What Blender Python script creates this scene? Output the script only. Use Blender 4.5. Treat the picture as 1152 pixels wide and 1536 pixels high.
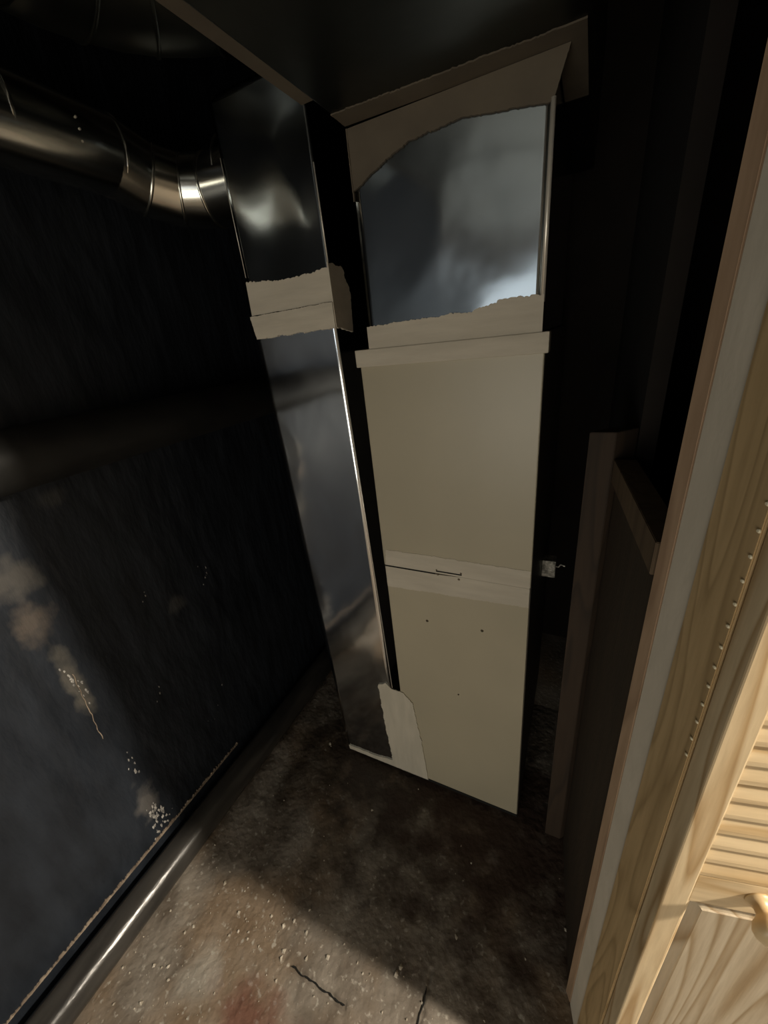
import bpy, bmesh, math, random
from mathutils import Vector, Matrix, noise
from mathutils.geometry import delaunay_2d_cdt
random.seed(7)
for o in list(bpy.data.objects): bpy.data.objects.remove(o)
S = bpy.context.scene
COL = S.collection

# ------------------------------------------------------------------ camera
cam_d = bpy.data.cameras.new('camera'); cam = bpy.data.objects.new('camera', cam_d); COL.objects.link(cam)
R_ = Vector((0.8970, 0.4297, -0.1035)).normalized()
F_ = Vector((-0.4324, 0.8047, -0.4067)).normalized()
U_ = R_.cross(F_).normalized()
m = Matrix(((R_.x, U_.x, -F_.x, 0), (R_.y, U_.y, -F_.y, 0), (R_.z, U_.z, -F_.z, 1.5), (0, 0, 0, 1)))
cam.matrix_world = m
cam_d.sensor_fit = 'VERTICAL'; cam_d.sensor_height = 36.0; cam_d.sensor_width = 27.0
cam_d.lens = 36.0 * 584.33 / 1536.0
cam_d.clip_start = 0.01
S.camera = cam
# ------------------------------------------------------------------ world, lamps, exposure
w = bpy.data.worlds.new('world'); S.world = w; w.use_nodes = True
w.node_tree.nodes['Background'].inputs[0].default_value = (0.9, 0.95, 1.0, 1)
w.node_tree.nodes['Background'].inputs[1].default_value = 0.0005
def lamp(name, kind, loc, power, color, size, rot=None):
    l = bpy.data.lights.new(name, kind); l.energy = power; l.color = color
    if kind == 'AREA':
        l.shape = 'RECTANGLE'; l.size, l.size_y = size
    else: l.shadow_soft_size = size
    o = bpy.data.objects.new(name, l); COL.objects.link(o); o.location = loc
    if rot: o.rotation_euler = rot
    return o
lamp('room_lamp', 'POINT', (2.0, 0.355, 2.25), 400, (1.0, 0.89, 0.73), 0.07)
lamp('rear_fill', 'AREA', (-0.25, -2.5, 0.68), 21, (1.0, 0.94, 0.80), (1.4, 1.2), (math.radians(84), 0, 0))  # unseen fill light added behind the camera to brighten the furnace and jamb
lamp('plenum_fill', 'AREA', (-0.62, -2.5, 1.72), 2.2, (0.92, 0.98, 1.0), (0.7, 0.5), (math.radians(90), 0, 0))  # small unseen light added to give the plenum its bright reflection
S.view_settings.view_transform = 'Standard'
S.view_settings.look = 'None'
S.view_settings.gamma = 1
S.view_settings.exposure = 0.0
S.view_settings.use_curve_mapping = False

# ------------------------------------------------------------------ materials
def mat(name, c1, c2=None, rough=0.6, metal=0.0, scale=8, detail=5, bump=0.0, bscale=40, stretch=(1, 1, 1),
        lo=0.35, hi=0.65, rvar=0.0, spec=0.5, bdist=0.01):
    M = bpy.data.materials.new(name); M.use_nodes = True; N = M.node_tree.nodes; L = M.node_tree.links
    b = N['Principled BSDF']
    tc = N.new('ShaderNodeTexCoord'); mp = N.new('ShaderNodeMapping'); mp.inputs['Scale'].default_value = stretch
    L.new(tc.outputs['Object'], mp.inputs[0])
    n = N.new('ShaderNodeTexNoise'); n.inputs['Scale'].default_value = scale; n.inputs['Detail'].default_value = detail
    L.new(mp.outputs[0], n.inputs[0])
    r = N.new('ShaderNodeValToRGB'); r.color_ramp.elements[0].position = lo; r.color_ramp.elements[1].position = hi
    r.color_ramp.elements[0].color = (*c1, 1); r.color_ramp.elements[1].color = (*(c2 or c1), 1)
    L.new(n.outputs[0], r.inputs[0]); L.new(r.outputs[0], b.inputs['Base Color'])
    b.inputs['Roughness'].default_value = rough; b.inputs['Metallic'].default_value = metal
    b.inputs['Specular IOR Level'].default_value = spec
    if rvar:
        mr = N.new('ShaderNodeMapRange'); mr.inputs['To Min'].default_value = rough - rvar; mr.inputs['To Max'].default_value = rough + rvar
        L.new(n.outputs[0], mr.inputs[0]); L.new(mr.outputs[0], b.inputs['Roughness'])
    if bump:
        n2 = N.new('ShaderNodeTexNoise'); n2.inputs['Scale'].default_value = bscale; n2.inputs['Detail'].default_value = 4
        L.new(mp.outputs[0], n2.inputs[0])
        bp = N.new('ShaderNodeBump'); bp.inputs['Strength'].default_value = bump; bp.inputs['Distance'].default_value = bdist
        L.new(n2.outputs[0], bp.inputs['Height']); L.new(bp.outputs[0], b.inputs['Normal'])
    return M

def wood(name, light, dark, rings=14, axis='Z', rough=0.5, seed=0.0, wob=2.5, cross=6.0):
    M = bpy.data.materials.new(name); M.use_nodes = True; N = M.node_tree.nodes; L = M.node_tree.links
    b = N['Principled BSDF']; b.inputs['Roughness'].default_value = rough
    tc = N.new('ShaderNodeTexCoord'); oi = N.new('ShaderNodeObjectInfo')
    mp = N.new('ShaderNodeMapping')
    sc = {'Z': (cross, cross, 0.55), 'X': (0.55, cross, cross)}[axis]
    mp.inputs['Scale'].default_value = sc; mp.inputs['Location'].default_value = (seed, seed * 1.7, seed * .6)
    add = N.new('ShaderNodeVectorMath'); add.operation = 'ADD'
    mul = N.new('ShaderNodeMath'); mul.operation = 'MULTIPLY'; mul.inputs[1].default_value = 7
    cb = N.new('ShaderNodeCombineXYZ')
    L.new(oi.outputs['Random'], mul.inputs[0]); L.new(mul.outputs[0], cb.inputs[0]); L.new(mul.outputs[0], cb.inputs[2])
    L.new(tc.outputs['Object'], mp.inputs[0]); L.new(mp.outputs[0], add.inputs[0]); L.new(cb.outputs[0], add.inputs[1])
    n = N.new('ShaderNodeTexNoise'); n.inputs['Scale'].default_value = wob; n.inputs['Detail'].default_value = 1.5; n.inputs['Roughness'].default_value = .4
    L.new(add.outputs[0], n.inputs[0])
    k = N.new('ShaderNodeMath'); k.operation = 'MULTIPLY'; k.inputs[1].default_value = rings
    L.new(n.outputs[0], k.inputs[0])
    fr = N.new('ShaderNodeMath'); fr.operation = 'FRACT'; L.new(k.outputs[0], fr.inputs[0])
    r = N.new('ShaderNodeValToRGB'); e = r.color_ramp.elements
    mid = tuple(l * .7 + d * .3 for l, d in zip(light, dark))
    e[0].position = 0; e[0].color = (*light, 1); e[1].position = 1; e[1].color = (*light, 1)
    x = e.new(.55); x.color = (*mid, 1); x = e.new(.82); x.color = (*dark, 1); x = e.new(.92); x.color = (*mid, 1)
    L.new(fr.outputs[0], r.inputs[0])
    n3 = N.new('ShaderNodeTexNoise'); n3.inputs['Scale'].default_value = 22; n3.inputs['Detail'].default_value = 6
    L.new(add.outputs[0], n3.inputs[0])
    mx = N.new('ShaderNodeMix'); mx.data_type = 'RGBA'; mx.blend_type = 'MULTIPLY'; mx.inputs[0].default_value = .35
    r2 = N.new('ShaderNodeValToRGB'); r2.color_ramp.elements[0].position = .3; r2.color_ramp.elements[0].color = (.6, .55, .48, 1); r2.color_ramp.elements[1].position = .6
    L.new(n3.outputs[0], r2.inputs[0]); L.new(r.outputs[0], mx.inputs[6]); L.new(r2.outputs[0], mx.inputs[7])
    L.new(mx.outputs[2], b.inputs['Base Color'])
    bp = N.new('ShaderNodeBump'); bp.inputs['Strength'].default_value = .15; bp.inputs['Distance'].default_value = .002
    L.new(n3.outputs[0], bp.inputs['Height']); L.new(bp.outputs[0], b.inputs['Normal'])
    return M

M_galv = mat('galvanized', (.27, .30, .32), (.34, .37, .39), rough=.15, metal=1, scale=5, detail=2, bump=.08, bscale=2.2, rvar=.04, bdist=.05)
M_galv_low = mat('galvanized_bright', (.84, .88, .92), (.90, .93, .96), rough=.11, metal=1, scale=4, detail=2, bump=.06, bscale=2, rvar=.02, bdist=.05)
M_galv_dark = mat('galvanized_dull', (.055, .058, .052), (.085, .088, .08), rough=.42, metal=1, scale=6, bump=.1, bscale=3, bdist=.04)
M_pipe_galv = mat('galvanized_round', (.72, .72, .67), (.82, .82, .76), rough=.2, metal=1, scale=4, bump=.05, bscale=9)
M_edge = mat('folded_edge', (.85, .80, .70), rough=.3, metal=.45)
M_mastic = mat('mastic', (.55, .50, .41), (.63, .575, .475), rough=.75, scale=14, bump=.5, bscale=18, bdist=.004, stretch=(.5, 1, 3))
M_mastic_brown_dim = mat('mastic_brown_dim', (.105, .085, .062), (.14, .115, .082), rough=.85, scale=10, bump=.3, bscale=18, bdist=.004)  # browner mastic, darkened further to paint in the dim light up high
M_mastic_v = mat('mastic_vertical', (.54, .50, .41), (.62, .57, .47), rough=.75, scale=14, bump=.5, bscale=18, bdist=.004, stretch=(3, 1, .5))
M_cab = mat('cabinet_paint', (.45, .405, .30), (.49, .44, .325), rough=.36, scale=3, detail=3, bump=.12, bscale=5, bdist=.01)
M_cabside = mat('cabinet_side', (.07, .062, .055), (.10, .085, .07), rough=.5)
M_black = mat('black_gap', (.006, .006, .005), rough=.9)
M_screw = mat('screw_metal', (.16, .13, .09), rough=.5, metal=.6)
M_box = mat('junction_metal', (.22, .21, .18), (.75, .72, .65), rough=.5, metal=.3, scale=90, bump=.4, bscale=90)
M_pine = wood('pine', (.75, .60, .385), (.47, .31, .15), rings=9)
M_slat = wood('pine_slat', (.72, .57, .36), (.56, .39, .20), rings=5, axis='X')
M_panel = wood('pine_panel', (.54, .46, .34), (.33, .235, .13), rings=17, cross=8, wob=1.3)
M_knob = mat('pine_knob', (.72, .56, .34), (.62, .45, .24), rough=.35, scale=8, stretch=(1, 1, 4))
M_jamb = wood('pine_jamb', (.60, .43, .225), (.42, .29, .14), rings=12, rough=.6)
M_trim = wood('pine_stop', (.42, .29, .19), (.31, .205, .13), rings=6, rough=.6)
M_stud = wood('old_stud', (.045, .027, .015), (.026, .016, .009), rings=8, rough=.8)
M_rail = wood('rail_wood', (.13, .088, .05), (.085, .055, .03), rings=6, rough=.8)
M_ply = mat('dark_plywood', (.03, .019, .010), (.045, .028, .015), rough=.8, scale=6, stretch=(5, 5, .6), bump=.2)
M_dry = mat('drywall_edge', (.70, .64, .53), (.77, .70, .585), rough=.8, scale=20, bump=.3, bscale=40, bdist=.003, stretch=(1, 1, .5))
M_leak_dot = mat('pale_leak_dot', (.95, .86, .62), rough=.4)
M_room = mat('room_paint', (.11, .095, .075), (.13, .11, .085), rough=.9)
M_ceil = mat('ceiling_paint', (.09, .08, .07), rough=.95)
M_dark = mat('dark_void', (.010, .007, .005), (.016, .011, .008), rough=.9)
M_blackpipe = mat('painted_pipe', (.022, .021, .02), (.055, .051, .046), rough=.24, scale=5, detail=6, stretch=(3, .8, 3), bump=.25, bscale=30, bdist=.003)
M_flake = mat('bare_flake', (.16, .155, .15), (.50, .48, .45), rough=.6, scale=80)
M_lip = mat('chipped_lip', (.16, .12, .09), (.36, .29, .22), rough=.8, scale=30)

def wall_left_mat():
    M = mat('black_wall', (.0135, .0165, .022), (.022, .027, .036), rough=.45, scale=7, detail=6, spec=.3, bump=.4, bscale=9, bdist=.02, rvar=.1, stretch=(1, 2.4, .8))
    N = M.node_tree.nodes; L = M.node_tree.links; b = N['Principled BSDF']
    base = [l.from_socket for l in L if l.to_socket == b.inputs['Base Color']][0]
    tc = N.new('ShaderNodeTexCoord')
    # worn patches where the black coat has rubbed off: (y, z, ry, rz, colour, amount)
    for (y, z, ry, rz, colr, amt) in [(.272, .975, .040, .055, (.105, .088, .074), .8), (.285, 1.09, .05, .05, (.09, .085, .078), .8),
                                      (.285, .78, .02, .11, (.13, .12, .10), .6), (.29, .25, .03, .07, (.16, .15, .14), .6),
                                      (.42, 1.235, .03, .02, (.06, .06, .06), .6), (.60, .80, .03, .03, (.07, .07, .07), .7)]:
        s = N.new('ShaderNodeVectorMath'); s.operation = 'SUBTRACT'; s.inputs[1].default_value = (-1.11, y, z)
        L.new(tc.outputs['Object'], s.inputs[0])
        n = N.new('ShaderNodeTexNoise'); n.inputs['Scale'].default_value = 22; n.inputs['Detail'].default_value = 5
        L.new(tc.outputs['Object'], n.inputs[0])
        d = N.new('ShaderNodeVectorMath'); d.operation = 'MULTIPLY'; d.inputs[1].default_value = (0, 1 / ry, 1 / rz)
        L.new(s.outputs[0], d.inputs[0])
        ln = N.new('ShaderNodeVectorMath'); ln.operation = 'LENGTH'; L.new(d.outputs[0], ln.inputs[0])
        a = N.new('ShaderNodeMath'); a.operation = 'MULTIPLY_ADD'; a.inputs[1].default_value = 2.2; L.new(n.outputs[0], a.inputs[0]); L.new(ln.outputs['Value'], a.inputs[2])
        r = N.new('ShaderNodeMapRange'); r.inputs['From Min'].default_value = 2.35; r.inputs['From Max'].default_value = 1.55
        r.inputs['To Max'].default_value = amt
        L.new(a.outputs[0], r.inputs[0])
        mx = N.new('ShaderNodeMix'); mx.data_type = 'RGBA'; mx.inputs[7].default_value = (*colr, 1)
        L.new(r.outputs[0], mx.inputs[0]); L.new(base, mx.inputs[6]); base = mx.outputs[2]
    L.new(base, b.inputs['Base Color'])
    return M
M_wall = wall_left_mat()

def floor_mat():
    M = bpy.data.materials.new('rough_concrete'); M.use_nodes = True; N = M.node_tree.nodes; L = M.node_tree.links
    b = N['Principled BSDF']; b.inputs['Roughness'].default_value = .72
    tc = N.new('ShaderNodeTexCoord')
    def nz(scale, det, lo, hi, c1, c2, off=0):
        mp = N.new('ShaderNodeMapping'); mp.inputs['Location'].default_value = (off, off, off); L.new(tc.outputs['Object'], mp.inputs[0])
        n = N.new('ShaderNodeTexNoise'); n.inputs['Scale'].default_value = scale; n.inputs['Detail'].default_value = det
        L.new(mp.outputs[0], n.inputs[0])
        r = N.new('ShaderNodeValToRGB'); r.color_ramp.elements[0].position = lo; r.color_ramp.elements[1].position = hi
        r.color_ramp.elements[0].color = (*c1, 1); r.color_ramp.elements[1].color = (*c2, 1); L.new(n.outputs[0], r.inputs[0])
        return n, r
    _, r1 = nz(9, 8, .3, .7, (.11, .085, .062), (.30, .265, .22))
    _, r2 = nz(3.5, 4, .48, .62, (0, 0, 0), (1, 1, 1), 3.1)
    mx = N.new('ShaderNodeMix'); mx.data_type = 'RGBA'; mx.inputs[7].default_value = (.24, .15, .075, 1)
    mm = N.new('ShaderNodeMath'); mm.operation = 'MULTIPLY'; mm.inputs[1].default_value = .45
    L.new(r2.outputs[0], mm.inputs[0]); L.new(mm.outputs[0], mx.inputs[0]); L.new(r1.outputs[0], mx.inputs[6])
    # pale aggregate specks
    _, sp = nz(70, 3, .60, .70, (0, 0, 0), (1, 1, 1), 9.3)
    q2 = N.new('ShaderNodeMix'); q2.data_type = 'RGBA'; q2.inputs[7].default_value = (.46, .43, .37, 1)
    m2 = N.new('ShaderNodeMath'); m2.operation = 'MULTIPLY'; m2.inputs[1].default_value = .7; L.new(sp.outputs[0], m2.inputs[0])
    L.new(m2.outputs[0], q2.inputs[0]); L.new(mx.outputs[2], q2.inputs[6])
    # red oxide paint, pale patch; dark browns paint in the closet's shade
    base = q2.outputs[2]
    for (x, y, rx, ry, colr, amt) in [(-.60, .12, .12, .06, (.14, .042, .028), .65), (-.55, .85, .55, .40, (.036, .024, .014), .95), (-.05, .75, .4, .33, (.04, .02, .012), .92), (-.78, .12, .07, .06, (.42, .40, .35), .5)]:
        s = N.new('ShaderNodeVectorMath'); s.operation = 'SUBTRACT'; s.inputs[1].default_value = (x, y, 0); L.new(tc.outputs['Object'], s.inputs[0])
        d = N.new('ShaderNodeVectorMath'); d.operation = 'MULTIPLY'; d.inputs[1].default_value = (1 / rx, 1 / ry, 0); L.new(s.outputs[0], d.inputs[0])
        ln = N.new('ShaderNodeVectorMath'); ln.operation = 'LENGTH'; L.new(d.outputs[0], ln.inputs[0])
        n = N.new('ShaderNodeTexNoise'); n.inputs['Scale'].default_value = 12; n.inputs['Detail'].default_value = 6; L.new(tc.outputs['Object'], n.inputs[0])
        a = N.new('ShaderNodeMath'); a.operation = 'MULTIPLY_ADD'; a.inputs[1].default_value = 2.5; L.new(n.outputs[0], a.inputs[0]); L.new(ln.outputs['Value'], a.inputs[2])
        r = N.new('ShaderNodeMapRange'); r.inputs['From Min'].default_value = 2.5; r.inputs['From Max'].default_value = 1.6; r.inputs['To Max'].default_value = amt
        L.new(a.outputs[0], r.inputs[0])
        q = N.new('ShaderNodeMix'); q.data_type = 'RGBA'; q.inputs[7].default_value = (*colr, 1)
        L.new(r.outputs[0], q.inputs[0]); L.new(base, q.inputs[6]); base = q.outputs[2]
    L.new(base, b.inputs['Base Color'])
    n4 = N.new('ShaderNodeTexNoise'); n4.inputs['Scale'].default_value = 60; n4.inputs['Detail'].default_value = 6; L.new(tc.outputs['Object'], n4.inputs[0])
    bp = N.new('ShaderNodeBump'); bp.inputs['Strength'].default_value = .6; bp.inputs['Distance'].default_value = .006
    L.new(n4.outputs[0], bp.inputs['Height']); L.new(bp.outputs[0], b.inputs['Normal'])
    return M
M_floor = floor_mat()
M_chip = mat('stone_chip', (.28, .24, .18), (.55, .50, .42), rough=.6, scale=60)

# ------------------------------------------------------------------ helpers
def box(bm, x0, x1, y0, y1, z0, z1, bev=0.0):
    vs = [bm.verts.new((x, y, z)) for x in (x0, x1) for y in (y0, y1) for z in (z0, z1)]
    fs = [(0, 1, 3, 2), (4, 6, 7, 5), (0, 4, 5, 1), (2, 3, 7, 6), (0, 2, 6, 4), (1, 5, 7, 3)]
    fc = [bm.faces.new([vs[i] for i in f]) for f in fs]
    if bev:
        es = list({e for f in fc for e in f.edges})
        bmesh.ops.bevel(bm, geom=es, offset=bev, segments=2, affect='EDGES', profile=.6)
def prism(bm, poly, z0, z1, bev=0.0):
    a = [bm.verts.new((x, y, z0)) for x, y in poly]; b = [bm.verts.new((x, y, z1)) for x, y in poly]
    n = len(poly); fc = [bm.faces.new(list(reversed(a))), bm.faces.new(b)]
    for i in range(n): fc.append(bm.faces.new([a[i], a[(i + 1) % n], b[(i + 1) % n], b[i]]))
    bmesh.ops.recalc_face_normals(bm, faces=fc)
    if bev:
        es = list({e for f in fc for e in f.edges})
        bmesh.ops.bevel(bm, geom=es, offset=bev, segments=2, affect='EDGES')
def tube(bm, pts, r, seg=20, caps=True, radii=None):
    pts = [Vector(p) for p in pts]; rings = []
    ref = Vector((0, 0, 1))
    for i, p in enumerate(pts):
        t = (pts[min(i + 1, len(pts) - 1)] - pts[max(i - 1, 0)]).normalized()
        u = t.cross(ref)
        if u.length < .1: u = t.cross(Vector((1, 0, 0)))
        u.normalize(); v = t.cross(u).normalized()
        rr = radii[i] if radii else r
        rings.append([bm.verts.new(p + (u * math.cos(2 * math.pi * k / seg) + v * math.sin(2 * math.pi * k / seg)) * rr) for k in range(seg)])
    for a, b in zip(rings, rings[1:]):
        for k in range(seg): bm.faces.new([a[k], a[(k + 1) % seg], b[(k + 1) % seg], b[k]]).smooth = True
    if caps: bm.faces.new(list(reversed(rings[0]))); bm.faces.new(rings[-1])
def obj(name, bm, material, parent=None, label=None, cat=None, group=None, kind=None, loc=None):
    me = bpy.data.meshes.new(name)
    if isinstance(bm, bmesh.types.BMesh):
        bmesh.ops.recalc_face_normals(bm, faces=bm.faces); bm.to_mesh(me); bm.free()
    else: me = bm
    if not me.materials: me.materials.append(material)
    o = bpy.data.objects.new(name, me); COL.objects.link(o)
    if parent:
        o.parent = parent; o.matrix_parent_inverse = Matrix.Translation(-root_loc(parent))
    if loc: o.location = loc
    tag(o, label, cat, group, kind)
    return o
def root_loc(o):
    return Vector(o.get('_base', (0, 0, 0)))
def tag(o, label=None, cat=None, group=None, kind=None):
    if label: o['label'] = label
    if cat: o['category'] = cat
    if group: o['group'] = group
    if kind: o['kind'] = kind
def thing(name, loc, label, cat, group=None):
    o = bpy.data.objects.new(name, None); COL.objects.link(o); o.location = loc; o['_base'] = loc
    o.empty_display_size = .05
    tag(o, label, cat, group); return o
def jag(a, b, n, amp):
    # points along a 2D segment, jittered sideways
    ax, ay = a; bx, by = b; L = math.hypot(bx - ax, by - ay); nx, ny = -(by - ay) / L, (bx - ax) / L
    out = []
    ph = random.random() * 50
    for i in range(n):
        t = i / n; k = amp * (noise.noise(Vector((ph, t * L * 35, 0))) * .7 + noise.noise(Vector((ph, t * L * 240, 3))) * .9) if i else 0
        out.append((ax + (bx - ax) * t + nx * k, ay + (by - ay) * t + ny * k))
    return out
def smear(segs, plane, at, out_dir, th=.0012):
    """flat brushed-on coat: segs = [(pt, jitter)], 2D coordinates; plane 'xz','yz','xy'; at = third coordinate"""
    P = []
    for i, (p, am) in enumerate(segs):
        q = segs[(i + 1) % len(segs)][0]; L = math.hypot(q[0] - p[0], q[1] - p[1])
        n = max(1, int(L / .003)) if am else 1
        P += jag(p, q, n, am)
    bm = bmesh.new()
    def to3(p, d):
        if plane == 'xz': return (p[0], at + d, p[1])
        if plane == 'yz': return (at + d, p[0], p[1])
        return (p[0], p[1], at + d)
    vs, _, fs, _, _, _ = delaunay_2d_cdt([Vector(p) for p in P], [], [list(range(len(P)))], 1, 1e-6)
    n = len(vs)
    a = [bm.verts.new(to3(p, 0)) for p in vs]; b = [bm.verts.new(to3(p, th * out_dir)) for p in vs]
    cnt = {}
    for f in fs:
        bm.faces.new([a[i] for i in reversed(f)]); bm.faces.new([b[i] for i in f])
        for i in range(len(f)): e = (f[i], f[(i + 1) % len(f)]); cnt[e] = 1
    for (i, j) in list(cnt):
        if (j, i) not in cnt: bm.faces.new([a[i], a[j], b[j], b[i]])
    return bm
def disc(bm, c, axis, r, h, seg=12, r2=None):
    c = Vector(c); axis = Vector(axis).normalized()
    tube(bm, [c, c + axis * h], r, seg, True, [r, r2 if r2 is not None else r])

# ------------------------------------------------------------------ room shell
XL = -1.11
def floor_mesh():
    def axis(lo, a, b, hi, step):
        v = [lo]; n = int((b - a) / step); v += [a + (b - a) * i / n for i in range(n + 1)]; v += [hi]; return v
    xs = axis(-1.25, -1.11, .30, 3.1, .004); ys = axis(-2.65, -.2, 1.3, 1.85, .004)
    V = []; Fc = []
    for y in ys:
        for x in xs:
            z = 0
            if -1.11 < x < .3 and -.2 < y < 1.3:
                z = -.0025 + .0022 * noise.noise(Vector((x * 9, y * 9, 0))) + .0012 * noise.noise(Vector((x * 45, y * 45, 2))) + .0009 * noise.noise(Vector((x * 120, y * 120, 2)))
                c1 = abs(y - .235 - .005 * noise.noise(Vector((x * 14, 0, 0))))
                if -.57 < x < -.392 and c1 < .0050: z -= .003
                c2 = abs(x + .218 - .010 * noise.noise(Vector((0, y * 25, 5))))
                if y > -.2 and y < .38 and c2 < .0035: z -= .003
                c3 = abs(y - .235 + (x + .39) * .05 - .006 * noise.noise(Vector((x * 30, 0, 0))))
                if -.35 < x < -.30 and c3 < .003: z -= .006
            V.append((x, y, z))
    n = len(xs)
    for j in range(len(ys) - 1):
        for i in range(n - 1): Fc.append((j * n + i, j * n + i + 1, (j + 1) * n + i + 1, (j + 1) * n + i))
    me = bpy.data.meshes.new('floor'); me.from_pydata(V, [], Fc); me.update()
    for p in me.polygons: p.use_smooth = True
    return me
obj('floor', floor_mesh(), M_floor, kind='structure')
bm = bmesh.new(); box(bm, XL - .12, XL, -2.6, 1.87, -.02, 2.4); obj('wall_left', bm, M_wall, kind='structure')
bm = bmesh.new(); box(bm, XL - .12, 3.2, 1.75, 1.87, -.02, 2.4); obj('wall_back', bm, M_dark, kind='structure')
bm = bmesh.new(); box(bm, XL - .12, 3.2, -2.72, -2.6, -.02, 2.4); obj('wall_rear', bm, M_room, kind='structure')
bm = bmesh.new(); box(bm, 3.1, 3.2, -2.6, 1.87, -.02, 2.4); obj('wall_far_right', bm, M_room, kind='structure')
bm = bmesh.new(); box(bm, XL - .12, 3.2, -2.72, 1.87, 2.4, 2.5); obj('ceiling', bm, M_ceil, kind='structure')
# skewed closet side: low panelled wall with stud and rail, dark partition beyond
P0, P1, P2, P3 = (.094, .480), (.1035, .463), (.1156, .417), (.132, .357)
bm = bmesh.new(); box(bm, .36, .42, .47, 1.75, 0, 2.4)
wr = obj('wall_right', bm, M_dark, kind='structure')
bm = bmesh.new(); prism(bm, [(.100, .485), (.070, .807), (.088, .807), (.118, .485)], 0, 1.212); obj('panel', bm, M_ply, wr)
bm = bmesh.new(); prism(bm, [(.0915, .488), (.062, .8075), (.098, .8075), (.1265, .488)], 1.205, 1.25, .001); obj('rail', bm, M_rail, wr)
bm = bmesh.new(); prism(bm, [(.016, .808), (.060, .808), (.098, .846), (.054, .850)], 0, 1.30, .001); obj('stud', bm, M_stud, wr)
bm = bmesh.new(); prism(bm, [(.10, .852), (.13, .852), (.13, 1.75), (.10, 1.75)], 0, 2.4); obj('partition', bm, M_dark, wr)
# front wall with the doorway: the stub right of the doorway and the header
bm = bmesh.new(); prism(bm, [(.165, .392), (.18, .50), (.36, .545), (3.1, 1.18), (3.1, 1.07)], 0, 2.4)
wf = obj('wall_front', bm, M_room, kind='structure')
bm = bmesh.new(); box(bm, XL, .15, .38, .48, 2.29, 2.4); obj('header', bm, M_room, wf)
# jamb boards
bm = bmesh.new(); prism(bm, [P0, (P1[0] - .0002, P1[1] + .0003), (.128, .466), (.12, .484)], 0, 2.05, .0008); obj('trim_1', bm, M_trim, kind='structure')
bm = bmesh.new(); prism(bm, [(P1[0] + .0008, P1[1] - .001), (P2[0] + .001, P2[1]), (.155, .425), (.135, .464)], 0, 2.05, .0004); obj('trim_2', bm, M_dry, kind='structure')
bm = bmesh.new(); prism(bm, [(P2[0] - .001, P2[1] - .0006), (P3[0], P3[1] + .0015), (.165, .372), (.157, .424)], 0, 2.05, .001)
jb = obj('trim_3', bm, M_jamb, kind='structure')
# pale discs painting in light leaking along the jamb board's outer edge
dx, dy = (P3[0] - P2[0]), (P3[1] - P2[1]); dl = math.hypot(dx, dy); dx /= dl; dy /= dl
nrm = Vector((dy, -dx, 0)) * 1
if nrm.x > 0: nrm = -nrm
zz = 1.5 - .4358 * .3785
k = 0
z = zz + .0225 * 3
dot = None
while k < 15:
    p = Vector((P3[0] - dx * .0035, P3[1] - dy * .0035, z))
    if dot is None:
        bm = bmesh.new(); disc(bm, (0, 0, 0), nrm, .0022, .0012, 10, .0013)
        dot = obj('leak_dot', bm, M_leak_dot, jb); dot.location = p
    else:
        h = dot.copy(); COL.objects.link(h); h.location = p
    z -= .0225 + .00018 * k; k += 1

# ------------------------------------------------------------------ furnace
YF = .816; FX0, FX1 = -.457, -.070; FT = 1.478; SEAM = .923
fur = thing('furnace', (-.263, YF, 0), 'tall narrow beige furnace cabinet standing between the metal duct and the wooden stud', 'furnace')
bm = bmesh.new(); box(bm, FX0, FX1, YF + .006, YF + .66, .012, FT, .003); obj('cabinet', bm, M_cabside, fur, 'dark cabinet sides')
bm = bmesh.new(); box(bm, FX0 + .001, FX1 - .001, YF, YF + .02, SEAM + .0015, FT - .03, .0025); obj('upper_panel', bm, M_cab, fur)
bm = bmesh.new(); box(bm, FX0 + .003, FX1 - .002, YF, YF + .02, .020, SEAM - .0015, .0025); obj('lower_panel', bm, M_cab, fur)
bm = bmesh.new(); box(bm, FX0 - .006, FX1 + .006, YF - .006, YF + .03, FT - .034, FT + .002, .002); obj('top_flange', bm, M_mastic, fur)
bm = smear([((FX0 + .004, SEAM + .002), 0), ((-.236, SEAM + .002), 0), ((FX1 - .003, SEAM + .001), .001), ((FX1 - .003, SEAM + .050), .003), ((FX0 + .012, SEAM + .052), .003)], 'xz', YF, -1, .001)
obj('sealant_band', bm, M_mastic, fur)
bm = smear([((FX0 + .004, SEAM - .070), .003), ((FX1 - .003, SEAM - .055), .001), ((FX1 - .003, SEAM + .0005), 0), ((-.236, SEAM + .0015), 0), ((-.30, SEAM - .002), 0), ((FX0 + .004, SEAM - .002), .001)], 'xz', YF, -1, .001)
obj('sealant_band', bm, M_mastic, fur)
# open dark stretch of the seam
bm = bmesh.new(); box(bm, FX0 + .002, FX0 + .150, YF - .0016, YF + .001, SEAM - .002, SEAM + .0022); obj('seam_gap', bm, M_black, fur)
bm = bmesh.new(); box(bm, -.304, -.236, YF - .0026, YF, SEAM + .0075, SEAM + .0105, .0005)
obj('latch_slot', bm, M_black, fur)
for (x, z, r) in [(-.300, .9215, .0036), (-.244, .917, .0040), (-.303, .935, .0028), (-.238, .936, .0034), (-.340, .757, .0042), (-.185, .765, .0042), (-.256, .50, .0028)]:
    bm = bmesh.new(); disc(bm, (x, YF, z), (0, -1, 0), r, .0022, 12, r * .6)
    s = obj('screw', bm, M_screw, fur)
    if r > .004:
        bm = bmesh.new(); box(bm, x - r * .5, x + r * .5, YF - .0028, YF - .0021, z - .0005, z + .0005); obj('screw_slot', bm, M_black, s)
bm = bmesh.new(); box(bm, FX0 + .004, FX1 - .002, YF + .004, YF + .64, 0.0, .012); obj('base', bm, M_black, fur)

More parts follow.
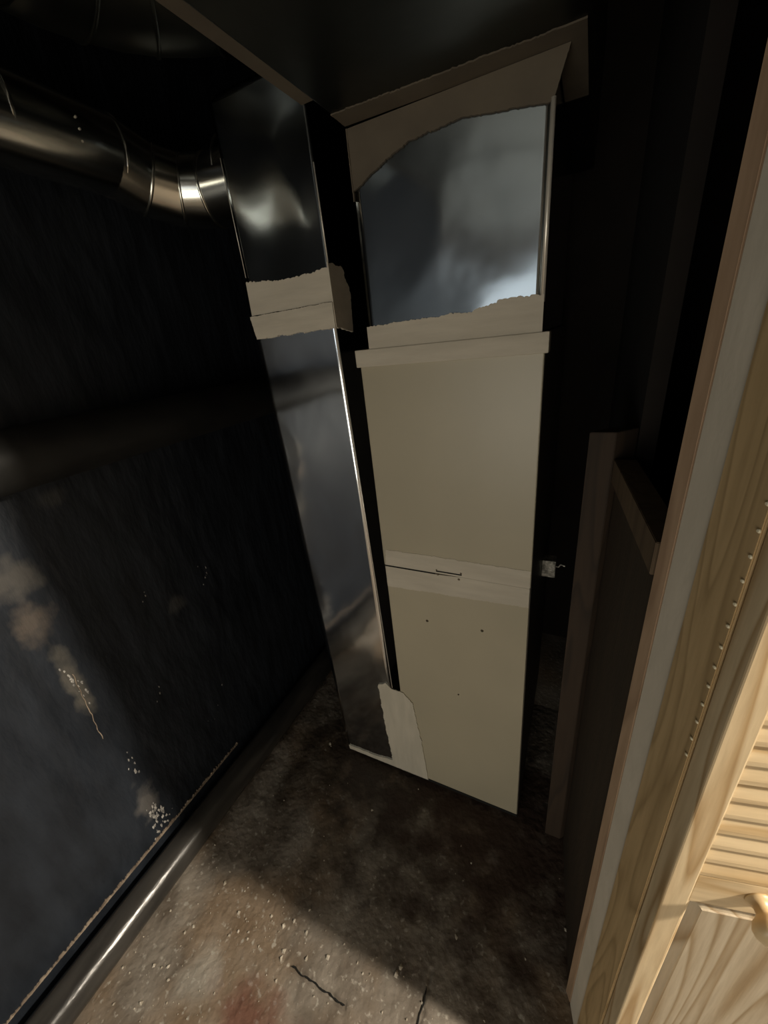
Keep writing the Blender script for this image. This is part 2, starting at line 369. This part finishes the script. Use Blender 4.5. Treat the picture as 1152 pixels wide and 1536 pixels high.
# junction box on the furnace's right side
jbx = thing('junction_box', (-.050, 1.17, .74), 'small pale metal electrical box on the dark right side of the furnace', 'electrical box')
bm = bmesh.new(); box(bm, -.0695, -.030, 1.15, 1.19, .745, .805, .002); obj('box_body', bm, M_box, jbx)
bm = bmesh.new(); tube(bm, [(-.031, 1.165, .78), (-.022, 1.16, .782), (-.016, 1.16, .792), (-.004, 1.15, .794)], .0022, 8); obj('wire', bm, M_edge, jbx)

# ------------------------------------------------------------------ supply plenum
pl = thing('supply_plenum', (-.25, YF, FT), 'square galvanized plenum on top of the beige furnace, sealed with tan mastic', 'duct')
PX0, PX1, PT = -.425, -.080, 1.85
def dented(x0, x1, z0, z1, y, amp, depth, sc, seed, nx=28, nz=34):
    # sheet-metal front with shallow dents, closed by the other faces of the duct
    bm = bmesh.new(); g = []
    for j in range(nz + 1):
        row = []
        for i in range(nx + 1):
            u = i / nx; v = j / nz; e = math.sin(math.pi * u) ** .7 * math.sin(math.pi * v) ** .7
            # cross-break: the sheet is creased from corner to corner
            cb = min(abs(u - .5) * 2, 1); cv = min(abs(v - .5) * 2, 1); cr = 1 - max(cb, cv)
            d = amp * e * noise.noise(Vector((u * (x1 - x0) * sc, v * (z1 - z0) * sc, seed))) - .0015 * cr
            d = -abs(d)
            row.append(bm.verts.new((x0 + (x1 - x0) * u, y - d, z0 + (z1 - z0) * v)))
        g.append(row)
    for j in range(nz):
        for i in range(nx): bm.faces.new([g[j][i], g[j][i + 1], g[j + 1][i + 1], g[j + 1][i]]).smooth = True
    b = [bm.verts.new(p) for p in ((x0, y + depth, z0), (x1, y + depth, z0), (x1, y + depth, z1), (x0, y + depth, z1))]
    bm.faces.new([b[0], b[3], b[2], b[1]])
    bm.faces.new([b[0], b[1]] + [g[0][i] for i in range(nx, -1, -1)])
    bm.faces.new([b[3]] + [g[nz][i] for i in range(nx + 1)] + [b[2]])
    bm.faces.new([b[0]] + [g[j][0] for j in range(nz + 1)] + [b[3]])
    bm.faces.new([b[2]] + [g[j][nx] for j in range(nz, -1, -1)] + [b[1]])
    return bm
obj('duct_body', dented(PX0, PX1, FT + .002, PT - .0035, YF + .004, .0045, .60, 5, 4.2), M_galv, pl)
bm = bmesh.new(); tube(bm, [(PX1, YF + .002, FT + .05), (PX1 + .0005, YF + .002, 1.795)], .0042, 10); obj('corner_flange', bm, M_edge, pl, 'bright folded corner of the sheet metal')
bm = smear([((PX0 - .003, FT + .002), 0), ((PX1 + .003, FT + .002), 0), ((PX1 + .003, FT + .062), .0035), ((-.15, FT + .063), .006), ((-.20, FT + .050), .004), ((PX0 - .003, FT + .046), 0)], 'xz', YF + .0005, -1, .003)
obj('sealant_band', bm, M_mastic, pl)
bm = smear([((PX0 - .003, PT - .0032), 0), ((PX0 - .003, 1.755), .002), ((-.36, 1.785), .003), ((-.31, 1.802), .003), ((-.22, 1.808), .002), ((PX1, 1.790), .001), ((PX1 + .02, PT - .0032), 0)], 'xz', YF + .0045, -1, .005)
obj('sealant_band', bm, M_mastic_brown_dim, pl)
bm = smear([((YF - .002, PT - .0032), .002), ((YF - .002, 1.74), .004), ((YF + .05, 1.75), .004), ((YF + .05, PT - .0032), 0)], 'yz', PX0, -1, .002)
obj('sealant_band', bm, M_mastic_brown_dim, pl)

# ------------------------------------------------------------------ overhead trunk duct
tr = thing('trunk_duct', (-.24, .6, PT), 'large dark rectangular trunk duct overhead, its underside resting on the plenum', 'duct')
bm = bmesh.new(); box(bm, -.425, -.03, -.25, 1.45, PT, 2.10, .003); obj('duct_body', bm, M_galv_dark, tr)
bm = smear([((-.425, .762), .002), ((-.425, .81), 0), ((-.04, .825), 0), ((-.04, .782), .003)], 'xy', PT, -1, .002)
obj('sealant_band', bm, M_mastic_brown_dim, tr)
bm = smear([((-.040, .78), 0), ((-.040, 1.0), .003), ((-.078, 1.0), 0), ((-.078, .78), 0)], 'xy', PT, -1, .0022); obj('sealant_band', bm, M_mastic_brown_dim, tr)
# flange along the left lower edge, smeared with mastic
bm = bmesh.new(); box(bm, -.462, -.4255, -.25, .735, PT + .012, PT + .020, .001); obj('side_flange', bm, M_mastic_brown_dim, tr)
for y in (.05, .42):
    bm = bmesh.new(); box(bm, -.425, -.03, y, y + .022, PT - .0035, PT, .001); obj('drive_cleat', bm, M_galv_dark, tr)

# ------------------------------------------------------------------ return drop (left duct)
rd = thing('return_duct', (-.62, YF, 0), 'slim shiny galvanized return duct standing left of the beige furnace', 'duct')
RX0, RX1 = -.738, -.506; BX0, BX1 = -.722, -.482
def taper_box(bm, x0a, x1a, z0, x0b, x1b, z1, y0, y1):
    vs = [bm.verts.new(p) for p in ((x0a, y0, z0), (x1a, y0, z0), (x1a, y1, z0), (x0a, y1, z0), (x0b, y0, z1), (x1b, y0, z1), (x1b, y1, z1), (x0b, y1, z1))]
    for f in ((0, 1, 2, 3), (4, 5, 6, 7), (0, 1, 5, 4), (1, 2, 6, 5), (2, 3, 7, 6), (3, 0, 4, 7)): bm.faces.new([vs[i] for i in f])
def warp(bm, f):
    for v in bm.verts: v.co = f(v.co)
    return bm
def lower_x(co):
    t = (co.z) / 1.578; cx = (co.x - RX0) / (RX1 - RX0)
    a = -.718 + (RX0 + .718) * t; b = -.482 + (RX1 + .482) * t
    return Vector((a + (b - a) * cx, co.y, co.z))
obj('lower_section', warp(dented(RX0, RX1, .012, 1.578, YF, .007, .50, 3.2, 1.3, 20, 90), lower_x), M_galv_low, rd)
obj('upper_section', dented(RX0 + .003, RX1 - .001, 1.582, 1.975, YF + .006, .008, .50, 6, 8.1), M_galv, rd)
bm = smear([((RX0 - .001, 1.580), .0015), ((RX1 + .001, 1.582), 0), ((RX1 + .001, 1.645), .004), ((RX1 - .10, 1.640), .004), ((RX0 + .002, 1.650), .0)], 'xz', YF + .004, -1, .003); obj('sealant_band', bm, M_mastic, rd)
bm = smear([((RX0 - .003, 1.578), .002), ((RX0 + .004, 1.528), .0045), ((RX1 - .09, 1.530), .0045), ((RX1 + .002, 1.530), .0), ((RX1 + .002, 1.581), .0015)], 'xz', YF - .001, -1, .004); obj('sealant_band', bm, M_mastic, rd)
bm = smear([((YF - .002, 1.532), .003), ((YF + .070, 1.520), .004), ((YF + .078, 1.60), .006), ((YF + .055, 1.650), .004), ((YF - .002, 1.655), 0)], 'yz', RX1 + .0005, 1, .003); obj('sealant_band', bm, M_mastic, rd)
# bright standing edge down the right corner
bm = bmesh.new(); tube(bm, [(-.4822, YF - .001, .44), (-.4945, YF - .001, 1.0), (-.5055, YF - .001, 1.528)], .0015, 8); obj('corner_seam', bm, M_edge, rd, 'bright folded seam')
bm = bmesh.new(); tube(bm, [(RX1, YF + .004, 1.655), (RX1 - .001, YF + .004, 1.82)], .0016, 8); obj('corner_seam', bm, M_edge, rd, 'bright folded seam')
bm = bmesh.new(); tube(bm, [(RX0 + .003, YF + .004, 1.66), (RX0 + .003, YF + .004, 1.88)], .0009, 8); obj('corner_seam', bm, M_edge, rd)
bm = bmesh.new(); box(bm, -.715, -.462, YF + .004, YF + .28, 0, .0115); obj('base', bm, M_black, rd)
# boot joining the duct to the furnace base
bm = bmesh.new(); taper_box(bm, -.484, -.4575, .004, -.486, -.4575, .432, YF + .001, YF + .30); obj('boot', bm, M_galv_dark, rd)
bm = smear([((-.505, .455), .004), ((-.535, .435), .006), ((-.530, .25), .005), ((-.520, .05), .003), ((-.600, .035), .003), ((-.715, .034), .001), ((-.713, .014), .001), ((-.380, .018), .002), ((-.392, .20), .004), ((-.412, .40), .006), ((-.440, .432), .003), ((-.486, .436), .001)], 'xz', YF - .0005, -1, .003)
obj('sealant_patch', bm, M_mastic_v, rd, 'pale brushed mastic patch at the foot')

# ------------------------------------------------------------------ round duct running to the return
def gore_duct(name, path, r, seams, parent, material):
    """round pipe broken into straight pieces joined by raised beads"""
    for a, b in zip(path, path[1:]):
        bm = bmesh.new(); tube(bm, [a, b], r, 40, False)
        obj(name, bm, material, parent)
    for p, d in seams:
        bm = bmesh.new(); d = Vector(d).normalized(); p = Vector(p)
        u = d.cross(Vector((0, 0, 1))).normalized(); v = d.cross(u)
        n = 40; mnr = 8; g = []
        for i in range(n):
            a = 2 * math.pi * i / n; c = u * math.cos(a) + v * math.sin(a)
            g.append([bm.verts.new(p + c * (r + .0025 * math.cos(2 * math.pi * k / mnr) + .001) + d * .0035 * math.sin(2 * math.pi * k / mnr)) for k in range(mnr)])
        for i in range(n):
            for k in range(mnr): bm.faces.new([g[i][k], g[(i + 1) % n][k], g[(i + 1) % n][(k + 1) % mnr], g[i][(k + 1) % mnr]]).smooth = True
        obj('bead', bm, M_pipe_galv, parent)
rp = thing('round_duct', (-.95, .8, 1.9), 'round galvanized duct with a jointed elbow entering the return duct from the left', 'duct')
path = [(-.756, .95, 1.875), (-.875, .93, 1.875), (-.94, .895, 1.88), (-.985, .83, 1.90), (-1.0, .755, 1.93), (-1.0, .25, 1.945)]
dirs = []
for i in range(1, 5):
    d = (Vector(path[i + 1]) - Vector(path[i - 1])); dirs.append((path[i], d))
gore_duct('duct_section', path, .074, dirs + [((-.80, .946, 1.9), (1, -.13, -.05)), ((-1.0, .55, 1.945), (0, 1, 0))], rp, M_pipe_galv)
for i in range(6):
    bm = bmesh.new(); a = math.radians(-62 + i * 14); disc(bm, (-1.0 + math.cos(a) * .074, .66, 1.937 + math.sin(a) * .074), (math.cos(a), 0, math.sin(a)), .0022, .0015, 8)
    obj('rivet', bm, M_edge, rp)
# lock seam along the straight run near the return
bm = bmesh.new(); box(bm, -.862, -.745, .872, .878, 1.868, 1.874); obj('lock_seam', bm, M_galv_dark, rp)
# big rounded duct shoulder above, near the ceiling
up = thing('upper_elbow_duct', (-.72, .70, 2.08), 'wide dark rounded elbow duct near the ceiling above the round duct', 'duct')
bm = bmesh.new()
pts = []
for i in range(9):
    a = math.radians(i * 90 / 8); pts.append((-.55 - .26 * math.sin(a), .30 + 0.50 * (1 - 0) - .26 * (1 - math.cos(a)), 2.14))
tube(bm, pts, .13, 36, True); obj('elbow', bm, M_galv_dark, up)
for i in (2, 4, 6):
    bm = bmesh.new(); tube(bm, [Vector(pts[i]) - (Vector(pts[i + 1]) - Vector(pts[i])).normalized() * .003, Vector(pts[i]) + (Vector(pts[i + 1]) - Vector(pts[i])).normalized() * .003], .1335, 36, True); obj('bead', bm, M_galv_dark, up)
bm = bmesh.new(); tube(bm, [pts[-1], (pts[-1][0], -.1, 2.14)], .128, 36, True); obj('straight_run', bm, M_galv_dark, up)

# ------------------------------------------------------------------ pipes along the black wall
fp = thing('floor_pipe', (-1.035, .4, 0), 'thick dark painted pipe lying along the foot of the black wall', 'pipe')
bm = bmesh.new(); tube(bm, [(-1.043, -.6 + i * .1, .047) for i in range(24)], .048, 40); obj('pipe_body', bm, M_blackpipe, fp)
wp = thing('wall_pipe', (-1.045, .4, 1.35), 'dark pipe on the black wall at the left edge, above the tan worn patch', 'pipe')
bm = bmesh.new(); tube(bm, [(-1.045, -.6 + i * .1, 1.350) for i in range(24)], .064, 40); obj('pipe_body', bm, mat('grey_pipe', (.014, .014, .014), (.022, .022, .021), spec=.25, rough=.5, scale=10), wp)

# chipped lip of render where the wall meets the pipe
wl = bpy.data.objects['wall_left']
bm = bmesh.new()
bm.free()
top = jag((.62, .102), (-.5, .100), 380, .009)
bm = smear([((-.5, .0935), .002), ((.62, .0935), 0)] + [(p, 0) for p in top], 'yz', XL, 1, .004)
obj('chipped_edge', bm, M_lip, wl, kind='stuff')
# flakes of peeled paint
def flakes(spots):
    bm = bmesh.new()
    for (y, z, ry, rz, n, s) in spots:
        for _ in range(n):
            yy = random.gauss(y, ry); z_ = random.gauss(z, rz); a = random.random() * 6.28; m_ = random.randint(5, 7); r = s * random.uniform(.35, 1.2)
            c = bm.verts.new((XL + r * .45, yy, z_)); ring = []
            for k in range(m_):
                q = a + 6.283 * k / m_; rr = r * random.uniform(.5, 1.3); ring.append(bm.verts.new((XL + .0003, yy + math.cos(q) * rr * .6, z_ + math.sin(q) * rr * 1.3)))
            for k in range(m_): bm.faces.new([c, ring[k], ring[(k + 1) % m_]])
    return bm
sp = [(.305, .43, .010, .03, 8, .006), (.297, .175, .012, .035, 34, .0065), (.290, .745, .004, .03, 16, .004), (.30, .13, .02, .012, 16, .005),
      (.72, .82, .010, .03, 6, .005), (.52, .88, .008, .012, 3, .004), (.45, .56, .02, .02, 3, .004), (.28, .80, .006, .02, 8, .004), (.62, .30, .05, .06, 4, .004)]
obj('paint_flake', flakes(sp), M_flake, wl, kind='stuff')
bm = bmesh.new(); cr = [(XL + .001, .290 - i * .0006 + random.uniform(-.0016, .0016), .80 - i * .010) for i in range(24)]
tube(bm, cr, .0011, 5); obj('raised_crack', bm, M_lip, wl)

# dirt-filled cracks in the concrete
def crack(pts, w):
    bm = bmesh.new(); L_ = []; R2 = []
    for i, (x, y) in enumerate(pts):
        q = pts[min(i + 1, len(pts) - 1)]; p = pts[max(i - 1, 0)]; d = Vector((q[0] - p[0], q[1] - p[1])).normalized(); e = w * random.uniform(.35, 1.1) * (.25 if i in (0, len(pts) - 1) else 1)
        L_.append((x - d.y * e, y + d.x * e)); R2.append((x + d.y * e, y - d.x * e))
    a = [bm.verts.new((*p, .0004)) for p in L_]; b = [bm.verts.new((*p, .0004)) for p in R2]
    a2 = [bm.verts.new((*p, -.004)) for p in L_]; b2 = [bm.verts.new((*p, -.004)) for p in R2]
    for i in range(len(a) - 1):
        bm.faces.new([a[i], b[i], b[i + 1], a[i + 1]]); bm.faces.new([a[i], a[i + 1], a2[i + 1], a2[i]]); bm.faces.new([b[i], b2[i], b2[i + 1], b[i + 1]])
    return bm
fl = bpy.data.objects['floor']
obj('crack', crack([(-.560 + i * .0055, .235 + .004 * noise.noise(Vector((i * .25, 0, 0))) + random.uniform(-.001, .001)) for i in range(31)], .0019), M_black, fl)
obj('crack', crack([(-.350 + i * .0055, .222 + .004 * noise.noise(Vector((i * .25, 4, 0))) + random.uniform(-.001, .001)) for i in range(12)], .0014), M_black, fl)
obj('crack', crack([(-.219 + .008 * noise.noise(Vector((0, i * .2, 7))) + random.uniform(-.001, .001), .20 + i * .007) for i in range(22)], .0015), M_black, fl)
# loose stone chips on the concrete
bm = bmesh.new()
for _ in range(950):
    x = random.uniform(-1.0, .1); y = random.uniform(-.15, .95)
    if y > .36 and random.random() < .93: continue
    if x < -.6: pass
    elif random.random() < .25: continue
    if YF - .012 < y and x > -.73 and x < -.06: continue
    s = random.choice([.0015, .0015, .002, .002, .003, .005]) * random.uniform(.7, 1.2)
    n0 = bm.verts.new((x, y, s * .9)); r = []
    a = random.random() * 6
    for k in range(5):
        q = a + k * 1.257; rr = s * random.uniform(.6, 1.7); r.append(bm.verts.new((x + math.cos(q) * rr, y + math.sin(q) * rr * 1.2, -.004)))
    for k in range(5): bm.faces.new([n0, r[k], r[(k + 1) % 5]])
obj('stone_chips', bm, M_chip, None, 'small loose stone chips and grit scattered on the rough concrete floor', 'grit', kind='stuff')

# ------------------------------------------------------------------ louvered door leaf
D0 = Vector((.140, .330, 0)); uu = Vector((.974, .225, 0)).normalized(); nn = Vector((.225, -.974, 0)).normalized()
ang = math.atan2(uu.y, uu.x)
dr = bpy.data.objects.new('louvered_door', None); COL.objects.link(dr); dr.location = D0; dr.rotation_euler = (0, 0, ang); dr.empty_display_size = .05
tag(dr, 'open pine bifold door leaf with louvers above and a panel below, at the right edge', 'door')
def dpart(name, bm, material, parent=dr, label=None):
    me = bpy.data.meshes.new(name); bmesh.ops.recalc_face_normals(bm, faces=bm.faces); bm.to_mesh(me); bm.free(); me.materials.append(material)
    o = bpy.data.objects.new(name, me); COL.objects.link(o); o.parent = parent; tag(o, label); return o
# local frame: x along the leaf, y into its thickness (away from the camera), z up
TH = .0275; WD = .30; ST = .0262
RB, RT = .858, .915          # mid rail
bm = bmesh.new(); box(bm, 0, ST, 0, TH, .02, 2.0, .0018); dpart('stile', bm, M_pine)
bm = bmesh.new(); box(bm, WD - ST, WD, 0, TH, .02, 2.0, .0018); dpart('stile', bm, M_pine)
bm = bmesh.new(); box(bm, ST, WD - ST, .0015, TH - .001, RB, RT, .0015); dpart('rail', bm, M_slat)
bm = bmesh.new(); box(bm, ST, WD - ST, .0015, TH - .001, .02, .12, .0015); dpart('rail', bm, M_slat)
bm = bmesh.new(); box(bm, ST, WD - ST, .0015, TH - .001, 1.95, 2.0, .0015); dpart('rail', bm, M_slat)
# slats, tilted: outer face leans so that the lower edge stands forward
bm = bmesh.new()
hs, ts = .0285, .0065
prof = [(.001, -hs * .42), (.001, -hs * .42 + .0035), (TH - .010, hs * .62), (TH - .004, hs * .62), (TH - .004, hs * .50), (.0075, -hs * .46)]
prof = [(.0012, 0), (.0012, .006), (.0065, .0268), (.0125, .0268), (.0080, 0)]
a = [bm.verts.new((ST, y, z)) for y, z in prof]; b = [bm.verts.new((WD - ST, y, z)) for y, z in prof]
bm.faces.new(a); bm.faces.new(list(reversed(b)))
for i in range(len(prof)): bm.faces.new([a[i], a[(i + 1) % len(prof)], b[(i + 1) % len(prof)], b[i]])
sl = dpart('slat', bm, M_slat); sl.location = (0, 0, RT + .0015)
z = RT + .0015 + .0272
while z < 1.94:
    s = sl.copy(); COL.objects.link(s); s.location = (0, 0, z); z += .0272
# backing light-stop: the leaf behind, folded flat against this one
# lower panel: ovolo frame moulding and raised field
PB = .12
def frame_mold(name, x0, x1, z0, z1, wd, y_out, y_in, material):
    bm = bmesh.new()
    o = [(x0, z0), (x1, z0), (x1, z1), (x0, z1)]; i_ = [(x0 + wd, z0 + wd), (x1 - wd, z0 + wd), (x1 - wd, z1 - wd), (x0 + wd, z1 - wd)]
    steps = 5; rings = []
    for k in range(steps + 1):
        t = k / steps; yy = y_out + (y_in - y_out) * (1 - math.cos(t * math.pi / 2))
        rings.append([bm.verts.new((p[0] + (q[0] - p[0]) * t, yy, p[1] + (q[1] - p[1]) * t)) for p, q in zip(o, i_)])
    for r0, r1 in zip(rings, rings[1:]):
        for k in range(4): bm.faces.new([r0[k], r0[(k + 1) % 4], r1[(k + 1) % 4], r1[k]])
    bk = [bm.verts.new((v.co.x, TH - .004, v.co.z)) for v in rings[0]]; bi = [bm.verts.new((v.co.x, TH - .004, v.co.z)) for v in rings[-1]]
    for k in range(4):
        bm.faces.new([rings[0][k], bk[k], bk[(k + 1) % 4], rings[0][(k + 1) % 4]]); bm.faces.new([rings[-1][k], rings[-1][(k + 1) % 4], bi[(k + 1) % 4], bi[k]])
        bm.faces.new([bk[k], bi[k], bi[(k + 1) % 4], bk[(k + 1) % 4]])
    return dpart(name, bm, material)
frame_mold('panel_moulding', ST, WD - ST, PB, RB, .008, .0018, .009, M_pine)
bm = bmesh.new()
x0, x1, z0, z1 = ST + .008, WD - ST - .008, PB + .008, RB - .008; wd = .010
o = [(x0, z0), (x1, z0), (x1, z1), (x0, z1)]; i_ = [(x0 + wd, z0 + wd), (x1 - wd, z0 + wd), (x1 - wd, z1 - wd), (x0 + wd, z1 - wd)]
r0 = [bm.verts.new((p[0], .0095, p[1])) for p in o]; r1 = [bm.verts.new((p[0], .0048, p[1])) for p in i_]; r2 = [bm.verts.new((p[0] + dx_, .0030, p[1] + dz_)) for p, dx_, dz_ in zip(i_, (.001, -.001, -.001, .001), (.001, .001, -.001, -.001))]
r3 = [bm.verts.new((p[0], .018, p[1])) for p in o]
for A, B in ((r0, r1), (r1, r2), (r3, r0)):
    for k in range(4): bm.faces.new([A[k], A[(k + 1) % 4], B[(k + 1) % 4], B[k]])
bm.faces.new(r2); bm.faces.new(list(reversed(r3)))
dpart('raised_panel', bm, M_panel)
# turned knob
bm = bmesh.new(); pr_ = [(0, .013), (.002, .013), (.004, .0105), (.008, .0085), (.013, .0085), (.017, .012), (.021, .0165), (.026, .0190), (.031, .0185), (.035, .015), (.0375, .008), (.038, .0005)]
rings = []
for d, r in pr_: rings.append([bm.verts.new((.088 + math.cos(2 * math.pi * k / 32) * r, .0015 - d, .889 + math.sin(2 * math.pi * k / 32) * r)) for k in range(32)])
for A, B in zip(rings, rings[1:]):
    for k in range(32): bm.faces.new([A[k], A[(k + 1) % 32], B[(k + 1) % 32], B[k]]).smooth = True
bm.faces.new(rings[0]); bm.faces.new(list(reversed(rings[-1])))
dpart('knob', bm, M_knob, dr, 'round turned wooden knob')
for o in bpy.data.objects:
    if '_base' in o: del o['_base']
